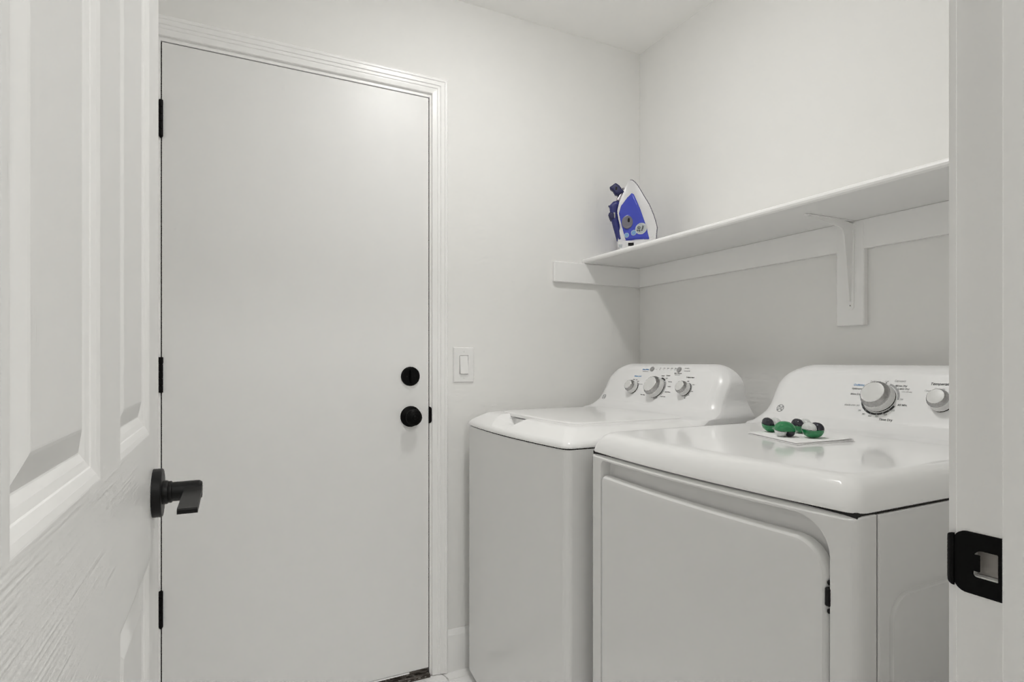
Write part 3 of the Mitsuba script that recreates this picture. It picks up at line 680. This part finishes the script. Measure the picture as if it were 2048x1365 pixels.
note('paper_napkin', 'folded white paper napkin under the green laundry pods', 'napkin')

mat('pod_green', {'type': 'principled', 'base_color': rgb((.10, .62, .22)), 'roughness': .06, 'spec_trans': .55, 'eta': 1.35, 'specular': .5} if False else {'type': 'principled', 'base_color': rgb((.011, .20, .065)), 'roughness': .04, 'specular': .6, 'clearcoat': .6, 'clearcoat_gloss': .95})
mat('pod_dark', {'type': 'principled', 'base_color': rgb((.004, .005, .014)), 'roughness': .08, 'specular': .6, 'clearcoat': .6, 'clearcoat_gloss': .95})
mat('pod_white', {'type': 'principled', 'base_color': rgb((.62, .64, .63)), 'roughness': .1, 'specular': .5, 'clearcoat': .6, 'clearcoat_gloss': .95})
mat('pod_film', {'type': 'thindielectric', 'int_ior': 1.35})
def superdome(cx, cy, rx, ry, h, z0=0.0, e=2.4, n=36, k=9):
    a = np.arange(n) * 2 * np.pi / n
    c, s = np.cos(a), np.sin(a)
    rad = (np.abs(c) ** e + np.abs(s) ** e) ** (-1 / e)
    rings = []
    for t in np.linspace(0, math.pi / 2 * .97, k):
        q = math.cos(t) ** .8
        rings.append(np.c_[cx + rx * rad * c * q, cy + ry * rad * s * q, np.full(n, z0 + h * math.sin(t))])
    return loft(rings)
def pod(idx, x, y, rot, up, tilt, lab):
    key = 'laundry_pod' if idx == 0 else f'laundry_pod_{idx:03d}'
    R = .0225
    gm = superdome(0, 0, R * .96, R * .96, .0185); gm.apply_transform(np.diag([1, 1, -1, 1]))
    dm = superdome(-.0095, 0, .0118, .0190, .0142, .0012, 2.2)
    wm = superdome(.0095, 0, .0118, .0190, .0142, .0012, 2.2)
    a = np.arange(48) * 2 * np.pi / 48
    rad = (np.abs(np.cos(a)) ** 4 + np.abs(np.sin(a)) ** 4) ** -.25
    wob = 1 + .03 * np.sin(a * 5 + idx)
    film = loft([np.c_[R * 1.06 * rad * wob * np.cos(a), R * 1.06 * rad * wob * np.sin(a), .0006 + .0008 * np.sin(3 * a + idx)], np.c_[R * .9 * rad * np.cos(a), R * .9 * rad * np.sin(a), np.full(48, .0009)]], False, False)
    mw = np.eye(4)
    ca, sa = math.cos(rot), math.sin(rot)
    mw[:2, :2] = [[ca, -sa], [sa, ca]]
    tl = np.eye(4); tl[:3, :3] = trimesh.transformations.rotation_matrix(tilt, [1, 0, 0])[:3, :3]
    fl = np.eye(4)
    if not up:
        fl[:3, :3] = np.diag([1, -1, -1])
    mw = mw @ tl @ fl
    allv = np.vstack([moved(q, mw).vertices for q in (gm, dm, wm)])
    mw[:3, 3] = [x, y, ZT + .0056 - allv[:, 2].min()]
    put(key + '__green_chamber', moved(gm, mw), 'pod_green', 40, label='green liquid chamber')
    put(key + '__dark_chamber', moved(dm, mw), 'pod_dark', 40, label='dark blue-black liquid chamber')
    put(key + '__pale_chamber', moved(wm, mw), 'pod_white', 40, label='pale milky chamber')
    put(key + '__film_rim', moved(film, mw), 'pod_film', 40, label='clear film rim')
    note(key, lab, 'laundry pod')
pod(0, 1.196, .976, math.radians(-27), True, .12, 'green laundry pod at the left of the napkin with dark chamber up')
pod(1, 1.150, .903, math.radians(150), False, -.12, 'laundry pod lying green side up at the front of the napkin')
pod(2, 1.240, .928, math.radians(-27), True, .05, 'rear laundry pod partly hidden behind the two front ones')
pod(3, 1.186, .859, math.radians(165), True, -.05, 'rightmost green laundry pod with milky chamber facing front')

# ------------------------------------------------------------------ steam iron on the shelf
gloss('iron_white', (.74, .74, .75), .12)
gloss('iron_blue', (.022, .028, .17), .15)
gloss('iron_tank', (.055, .075, .47), .06)
gloss('iron_navy', (.018, .02, .10), .2)
gloss('iron_grey', (.20, .19, .23), .2)
gloss('iron_sticker', (.55, .60, .62), .25)
gloss('iron_drop', (.20, .38, .66), .15)
K = .001952 / 8.027 / .966 * 1.0
KV = .001952 / 8.027
def I(zx, zy):
    """Trace of the iron's side, in metres: along its sole's normal, and above the shelf."""
    return ((zx - 642) * K, (1345 - zy) * KV)
iy = math.radians(-YAW - 12)                              # heading of the sole's normal
ia = np.array([math.cos(iy), math.sin(iy), 0]); iw = np.array([math.sin(iy), -math.cos(iy), 0])   # sole normal; towards the viewer's side
IO = np.array([1.445, 1.822, SB + .0005])
IF = frame(IO, ia, (0, 0, 1), iw)
sole = [I(978, 1300), I(1000, 1000), I(1005, 960), I(960, 790), I(900, 620), I(800, 430), I(710, 250), I(650, 170), I(600, 136)]
back = [I(426, 1300), I(425, 1150), I(420, 1120), I(455, 900), I(412, 640), I(440, 500), I(520, 300), I(545, 235), I(588, 140)]
def along(poly, t):
    p = np.array(poly); d = np.r_[0, np.cumsum(np.linalg.norm(np.diff(p, axis=0), axis=1))]; d /= d[-1]
    return np.stack([np.interp(t, d, p[:, 0]), np.interp(t, d, p[:, 1])], 1)
ts = np.linspace(0, 1, 28)
so, ba = along(sole, ts), along(back, ts)
ws = .056 * np.sqrt(np.clip(1 - ts ** 2.2, 0, 1)) + .0015
ws[:4] *= [.93, .97, .99, 1.0]
def wside(t, q):
    """Half width at the share t of the length and q from sole (0) to back (1)."""
    W = np.interp(t, ts, ws)
    return W * (1 - .64 * mk_smooth(q * 1.1)) 
rings = []
qs = np.linspace(0, 1, 9)
for k, t in enumerate(ts):
    row = []
    for q in qs:
        p = so[k] * (1 - q) + ba[k] * q
        row.append((*p, wside(t, q)))
    rings.append(np.array(row + [(x, y, -w) for x, y, w in row[::-1]]))
put('steam_iron__body', moved(loft(rings), IF), 'iron_white', 35, label='white iron shell')
# sole plate with its dark edge
sr = []
for off, wk in ((.0, 1.0), (.0010, 1.015), (.0024, 1.015), (.0032, .99)):
    tang = np.gradient(so, axis=0); nn = np.stack([tang[:, 1], -tang[:, 0]], 1); nn /= np.linalg.norm(nn, axis=1)[:, None]
    pts = so + nn * off
    sr.append((pts, wk))
rg = []
for k in range(len(ts)):
    rg.append(np.array([(*sr[j][0][k], ws[k] * sr[j][1]) for j in range(4)] + [(*sr[j][0][k], -ws[k] * sr[j][1]) for j in (3, 2, 1, 0)]))
put('steam_iron__sole_plate', moved(loft(rg), IF), 'iron_grey', 30, label='dark edged metal sole plate')
def on_side(px, lift):
    """A polygon of the side trace laid on the iron's near flank, as a shell of its own thickness."""
    poly = Polygon(px).buffer(0)
    pts, tri = shapely_mesh(poly, .004)
    return side_shell(pts, tri, lift)
def shapely_mesh(poly, step):
    b = np.array(poly.segmentize(step).exterior.coords)[:-1]
    x0, y0, x1, y1 = poly.bounds
    gx, gy = np.meshgrid(np.arange(x0, x1, step), np.arange(y0, y1, step))
    inner = poly.buffer(-step * .6)
    g = np.stack([gx.ravel(), gy.ravel()], 1)
    g = g[shapely.contains_xy(inner, g[:, 0], g[:, 1])]
    pts = np.vstack([b, g])
    from scipy.spatial import Delaunay
    tri = Delaunay(pts).simplices
    c = pts[tri].mean(1)
    tri = tri[shapely.contains_xy(poly, c[:, 0], c[:, 1])]
    e1, e2 = pts[tri[:, 1]] - pts[tri[:, 0]], pts[tri[:, 2]] - pts[tri[:, 0]]
    fl = (e1[:, 0] * e2[:, 1] - e1[:, 1] * e2[:, 0]) < 0
    tri[fl] = tri[fl][:, [0, 2, 1]]
    return (pts, len(b)), tri
def flank(p):
    """Half width of the body at points of the side trace: nearest sample of the (t, q) grid, weighted."""
    T_, Q_ = np.meshgrid(np.linspace(0, 1, 60), np.linspace(0, 1, 40), indexing='ij')
    s_ = np.stack([np.interp(T_, ts, so[:, i]) * (1 - Q_) + np.interp(T_, ts, ba[:, i]) * Q_ for i in (0, 1)], -1).reshape(-1, 2)
    w_ = np.array([wside(t, q) for t, q in zip(T_.ravel(), Q_.ravel())])
    from scipy.spatial import cKDTree
    d, i = cKDTree(s_).query(np.asarray(p), k=6)
    wt = 1 / (d + 1e-4)
    return (w_[i] * wt).sum(1) / wt.sum(1)
def side_shell(ptsb, tri, lift, bulge=0.0, sgn=1, thick=.006):
    pts, nb = ptsb
    w = flank(pts)
    dist = np.array([0.0] * nb + [1.0] * (len(pts) - nb))
    edge_d = shapely.distance(shapely.points(pts), shapely.LinearRing(pts[:nb]))
    rim = np.clip(edge_d / .008, 0, 1)
    z1 = w + lift * np.sqrt(1 - (1 - rim) ** 2) + bulge * rim + .0001
    z0 = w - thick
    v = np.vstack([np.c_[pts, z1 * sgn], np.c_[pts, z0 * sgn]])
    n = len(pts); f = [tri, tri[:, ::-1] + n]
    i = np.arange(nb); j = (i + 1) % nb
    f += [np.stack([i, i + n, j + n], 1), np.stack([i, j + n, j], 1)]
    m = trimesh.Trimesh(v, np.vstack(f), process=False)
    if m.volume < 0:
        m.invert()
    return m
def sm(poly, r=.006):
    return Polygon(poly).buffer(0).buffer(-r).buffer(2 * r).buffer(-r)
tank = sm([I(632, 372), I(560, 440), I(470, 560), I(438, 680), I(468, 830), I(505, 980), I(545, 1132), I(720, 1126), I(895, 1146), I(850, 940), I(760, 650), I(665, 400)], .003)
tp, tt_ = shapely_mesh(tank, .004)
for sgn in (1, -1):
    put('steam_iron__water_tank', moved(side_shell(tp, tt_, .006, 0, sgn), IF), 'iron_tank', 40, label='clear blue water tank')
def disc_on(cx, cy, rx, ry, h0, h1, n=40, dome=.6):
    c = np.array(I(cx, cy)); w0 = float(flank([c])[0])
    a = np.arange(n) * 2 * np.pi / n
    r = np.array([rx * K, ry * KV])
    return loft([np.c_[c[0] + r[0] * q * np.cos(a), c[1] + r[1] * q * np.sin(a), np.full(n, w0 + z)] for q, z in ((1, h0 - .004), (1, h1 - .0015), (.94, h1 - .0004), (.85, h1), (.8, h1 - .0006), (.3, h1 - .0005))])
put('steam_iron__dial__collar', moved(disc_on(585, 835, 108, 118, .004, .0085), IF), 'iron_tank', 30)
put('steam_iron__dial', moved(disc_on(566, 842, 84, 104, .006, .014), IF), 'iron_grey', 30, label='dark grey steam dial')
put('steam_iron__dial__mark', moved(disc_on(588, 812, 16, 34, .010, .0146), IF), 'black_plastic', 30)
def badge(cx, cy, rx, ry, lift, key, m, label):
    a = np.arange(36) * np.pi / 18
    poly = Polygon([I(cx + rx * math.cos(q), cy + ry * math.sin(q)) for q in a])
    pts, tri = shapely_mesh(poly, .003)
    z = flank(pts[0])
    v = np.vstack([np.c_[pts[0], z + lift], np.c_[pts[0], z + lift - .004]]); n = len(pts[0]); i = np.arange(pts[1]); j = (i + 1) % pts[1]
    mesh = trimesh.Trimesh(v, np.vstack([tri, tri[:, ::-1] + n, np.stack([i, i + n, j + n], 1), np.stack([i, j + n, j], 1)]), process=False)
    if mesh.volume < 0:
        mesh.invert()
    return put(key, moved(mesh, IF), m, 30, label=label)
badge(771, 967, 86, 90, .0072, 'steam_iron__sticker__rim', 'print_white', None)
badge(771, 967, 76, 80, .0076, 'steam_iron__sticker', 'iron_sticker', 'round silver sticker reading 10 Year')
def iron_text(s, h, zx, zy, rot, m, lift):
    t = meshkit.text_mesh(s, h, .0004, True)
    c = I(zx, zy); w0 = float(flank([c])[0])
    t.apply_translation([-(t.bounds[0][0] + t.bounds[1][0]) / 2, -h / 2, 0])
    ca, sa = math.cos(rot), math.sin(rot)
    t.apply_transform(frame((c[0], c[1], w0 + lift), (ca, sa, 0), (-sa, ca, 0), (0, 0, 1)))
    return moved(t, IF)
put('steam_iron__sticker__lettering', cat_(iron_text('10', .012, 738, 972, math.radians(75), '', .0096), iron_text('Year', .0075, 792, 965, math.radians(75), '', .0092)), 'print_black', False)
for (zx, zy, r) in ((556, 1045, 36), (662, 1018, 40)):
    badge(zx, zy, r, r * 1.1, .0070, 'steam_iron__drop_emblem__rim', 'print_white', None) if zx < 600 else badge(zx, zy, r, r * 1.1, .0070, 'steam_iron__drop_emblem_001__rim', 'print_white', None)
    badge(zx, zy, r * .84, r * .93, .0074, 'steam_iron__drop_emblem', 'iron_drop', 'pale blue drop emblem')
# handle along the back, from heel to thumb rest
hnd = sm([I(352, 478), I(400, 468), I(462, 492), I(425, 575), I(408, 640), I(428, 770), I(512, 1135), I(412, 1142), I(322, 790), I(300, 640), I(288, 545)], .004)
hp, ht = shapely_mesh(hnd, .004)
def slab_shell(ptsb, tri, hw, round_=.012):
    pts, nb = ptsb
    e = shapely.distance(shapely.points(pts), shapely.LinearRing(pts[:nb]))
    rim = np.clip(e / round_, 0, 1)
    z = hw * (.55 + .45 * np.sqrt(1 - (1 - rim) ** 2))
    v = np.vstack([np.c_[pts, z], np.c_[pts, -z]]); n = len(pts)
    i = np.arange(nb); j = (i + 1) % nb
    m = trimesh.Trimesh(v, np.vstack([tri, tri[:, ::-1] + n, np.stack([i, i + n, j + n], 1), np.stack([i, j + n, j], 1)]), process=False)
    if m.volume < 0:
        m.invert()
    return m
put('steam_iron__handle', moved(slab_shell(hp, ht, .021), IF), 'iron_blue', 40, label='dark blue handle')
bt = sm([I(285, 655), I(345, 650), I(372, 690), I(372, 775), I(300, 772), I(275, 700)], .002)
put('steam_iron__handle__button', moved(slab_shell(*shapely_mesh(bt, .003), .024, .005), IF), 'iron_navy', 40)
bg = sm([I(345, 645), I(392, 650), I(394, 765), I(350, 765)], .002)
put('steam_iron__handle__button_frame', moved(slab_shell(*shapely_mesh(bg, .003), .0225, .005), IF), 'silver', 40)
put('steam_iron__handle__knob', moved(ball_hull([(*I(285, 540), .004), (*I(330, 530), .004), (*I(285, 540), -.004), (*I(330, 530), -.004)], .0028), IF), 'iron_navy', 40)
nz = sm([I(293, 238), I(388, 176), I(440, 215), I(528, 338), I(505, 352), I(470, 345), I(415, 375), I(375, 365), I(340, 300), I(300, 268)], .003)
put('steam_iron__filler_cap', moved(slab_shell(*shapely_mesh(nz, .003), .017, .008), IF), 'iron_navy', 40, label='navy flip-up filler cap')
put('steam_iron__filler_cap__vent', moved(bevel_box(I(385, 0)[0], I(412, 0)[0], I(0, 300)[1], I(0, 250)[1], .0145, .0176, .0008), IF), 'black_plastic', False)
put('steam_iron__nozzle', moved(cat_(ball_hull([(*I(425, 440), .0), (*I(470, 350), .0)], [.0085, .0065]), ball_hull([(*I(505, 268), 0.004)], .0042)), IF), 'chrome', 40, label='shiny spray nozzle')
# heel
heel = sm([I(410, 1140), I(512, 1132), I(560, 1130), I(760, 1130), I(880, 1142), I(960, 1040), I(1004, 985), I(975, 1345), I(425, 1345)], .003)
put('steam_iron__heel', moved(slab_shell(*shapely_mesh(heel, .005), .0565, .006), IF), 'iron_white', 40, label='white heel rest')
put('steam_iron__heel__slot', moved(bevel_box(I(580, 0)[0], I(665, 0)[0], I(0, 1240)[1], I(0, 1190)[1], .0505, .0574, .001), IF), 'black_plastic', False)
put('steam_iron__heel__rating_plate', moved(bevel_box(I(440, 0)[0], I(492, 0)[0], I(0, 1262)[1], I(0, 1208)[1], .0480, .0572, .001), IF), 'iron_sticker', False)
note('steam_iron', 'blue and white steam iron standing on its heel on the shelf', 'iron')
